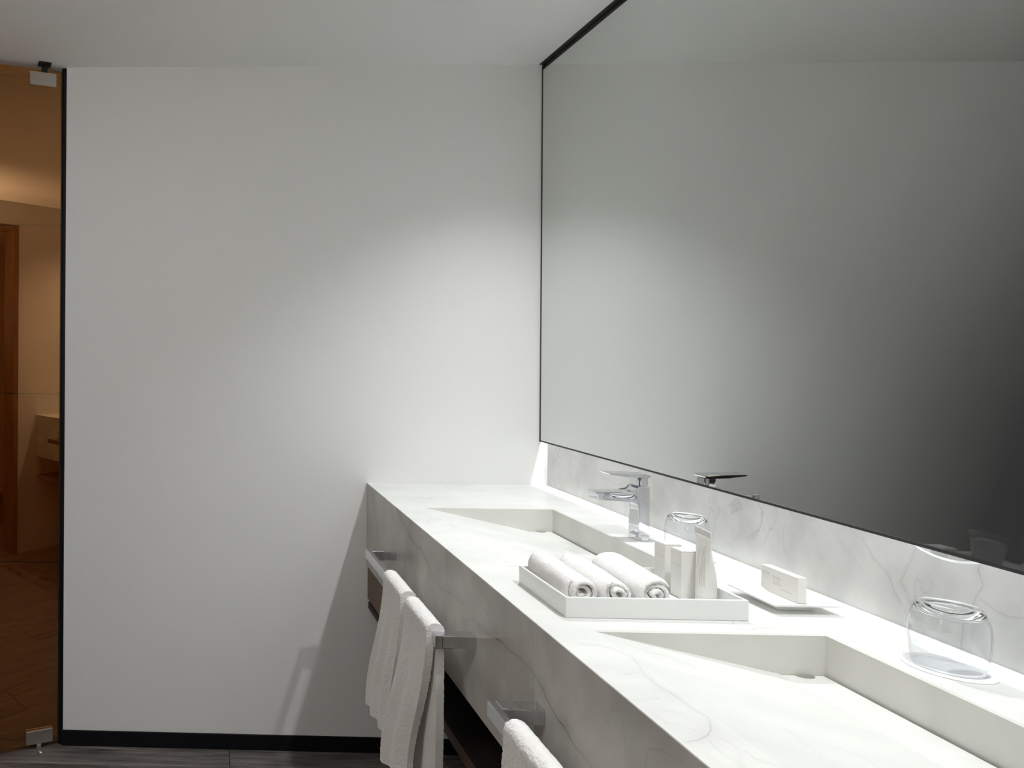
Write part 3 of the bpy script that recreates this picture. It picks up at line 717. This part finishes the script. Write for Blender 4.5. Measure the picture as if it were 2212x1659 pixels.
roll(0.7860, 0.7770, 1.2340, 1.3650, 0.0286, 9, 0.6, 'rolled white washcloth on the tray, nearest the small boxes')

# toiletry boxes: printed front, closed lid line
def carton(x0, x1, y0, y1, h, label, boxes):
    t = thing('toiletry_box', ((x0 + x1) / 2, (y0 + y1) / 2, ZT), label, 'box', 'toiletry boxes on the tray')
    cx, cy = (x0 + x1) / 2, (y0 + y1) / 2
    m_ = printed('printed_carton', (0.76, 0.76, 0.73), boxes, (1, 2))
    boxobj('carton', x0, x1, y0, y1, ZT + .0004, ZT + h, m_, t, bevel=.0007)
    bm = bmesh.new(); box(bm, x0 + .0006, x1 - .0006, y0 - .0002, y1 - .0006, ZT + h + .0003, ZT + h + .0011, .0003, 1)
    link('lid_flap', bm, M_CARD, t)
    return t
carton(0.868, 0.899, 1.3365, 1.3670, .0855, 'taller-standing white toiletry box at the back of the tray', [(-.012, .010, .060, .066, 2, .25)])
carton(0.866, 0.8955, 1.2875, 1.3170, .0865, 'small white toiletry box on the tray directly beside the tube', [(-.012, .008, .058, .064, 2, .25)])

# tube standing on its cap, flat crimp on top
tb = thing('lotion_tube', (.8955, 1.2670, ZT), 'white squeeze tube standing on its cap at the right of the tray', 'tube')
m_tube = printed('printed_tube', (0.78, 0.78, 0.75), [(.035, .105, -.012, -.002, 3, .55), (.028, .048, .002, .012, 5, .35), (.062, .10, .002, .009, 2, .5)], (2, 1))
bm = bmesh.new(); rows = []
cxt, cyt = .8955, 1.2670
prof = [0.013, .02, .035, .05, .065, .08, .095, .108, .118, .1235]
S = 48
for zz in prof:
    k = smooth01((zz - .03) / (.1235 - .03)) ** 1.1
    ax = .0158 * (1 - k) + .0012 * k; ay = .0158 * (1 - k) + .0255 * k
    cx_ = cxt - .006 * k
    row = []
    for i in range(S):
        a = 2 * math.pi * i / S; dx, dy = ax * math.cos(a), ay * math.sin(a)
        row.append(bm.verts.new((cx_ + dx + .16 * dy * k, cyt + dy, ZT + zz)))
    rows.append(row)
for p, q in zip(rows[:-1], rows[1:]):
    for i in range(S): bm.faces.new((p[i], p[(i + 1) % S], q[(i + 1) % S], q[i]))
bm.faces.new(rows[0][::-1]); bm.faces.new(rows[-1])
link('tube_body', bm, m_tube, tb, smooth=True)
bm = bmesh.new()
cr_ = []
for zz, wdt in ((.1236, .0011), (.1335, .0011)):
    cr_.append([bm.verts.new((cxt - .006 + sx * wdt + .16 * sy, cyt + sy, ZT + zz)) for sx, sy in ((-1, -.0258), (1, -.0258), (1, .0258), (-1, .0258))])
for i in range(4): bm.faces.new((cr_[0][i], cr_[0][(i + 1) % 4], cr_[1][(i + 1) % 4], cr_[1][i]))
bm.faces.new(cr_[0][::-1]); bm.faces.new(cr_[1])
o = link('crimp', bm, plain('tube_crimp', (.60, .61, .59), .5), tb); o['label'] = 'flat grey crimped end'
bm = bmesh.new(); lathe(bm, [(0, .0003), (.0150, .0003), (.0160, .0012), (.0160, .0118), (.0150, .0128), (0, .0128)], cxt, cyt, ZT, 48)
link('cap', bm, M_CARD, tb)

# ------------------------------------------------------------------ soap dish with wrapped soap box
PX0, PX1, PY0, PY1 = 0.989, 1.099, 1.233, 1.345
bm = bmesh.new(); n = 16
def dish(u, v, up):
    e = max(abs(2 * u - 1), abs(2 * v - 1)); return ZC + .0080 + (.0062 * smooth01((e - .62) / .38)) + (.0030 if up else 0)
G = {}
for up in (0, 1):
    for i in range(n + 1):
        for j in range(n + 1):
            u, v = i / n, j / n; ins = 0 if up else .0012
            G[up, i, j] = bm.verts.new((PX0 + ins + (PX1 - PX0 - 2 * ins) * u, PY0 + ins + (PY1 - PY0 - 2 * ins) * v, dish(u, v, up)))
for up in (0, 1):
    for i in range(n):
        for j in range(n):
            q = (G[up, i, j], G[up, i + 1, j], G[up, i + 1, j + 1], G[up, i, j + 1]); bm.faces.new(q if up else q[::-1])
for k in range(n):
    for a, b_ in (((k, 0), (k + 1, 0)), ((n, k), (n, k + 1)), ((k + 1, n), (k, n)), ((0, k + 1), (0, k))):
        bm.faces.new((G[0, a[0], a[1]], G[0, b_[0], b_[1]], G[1, b_[0], b_[1]], G[1, a[0], a[1]]))
ds = tag(link('soap_dish', bm, M_CERAMIC, None, (1.044, 1.289, ZC), smooth=True), 'square white ceramic soap dish behind the tray by the backsplash', 'dish')
mdm = ds.modifiers.new('edge', 'EDGE_SPLIT'); mdm.split_angle = math.radians(50)
bm = bmesh.new(); box(bm, PX0 + .024, PX1 - .024, PY0 + .024, PY1 - .024, ZC + .0002, ZC + .0084, .001, 2); link('foot', bm, M_CERAMIC, ds)
m_soap = printed('printed_soap_box', (0.72, 0.71, 0.67), [(.018, .036, .030, .037, 3, .55), (.018, .034, .024, .028, 2, .3), (-.006, .013, .028, .0345, 2, .6), (-.007, .011, .018, .0265, 3, .5), (-.030, -.004, .0125, .0155, 1, .5)], (1, 2), (.36, .36, .34))
zs = ZC + .0112
sb_ = thing('soap_box', (1.0565, 1.3015, zs), 'small white printed soap carton standing on the ceramic dish', 'box')
boxobj('carton', 1.0480, 1.0650, 1.2610, 1.3400, zs, zs + .0455, m_soap, sb_, bevel=.0006)
bm = bmesh.new(); box(bm, 1.0488, 1.0642, 1.2602, 1.2609, zs + .001, zs + .0445, .0002, 1); link('end_flap', bm, M_CARD, sb_)
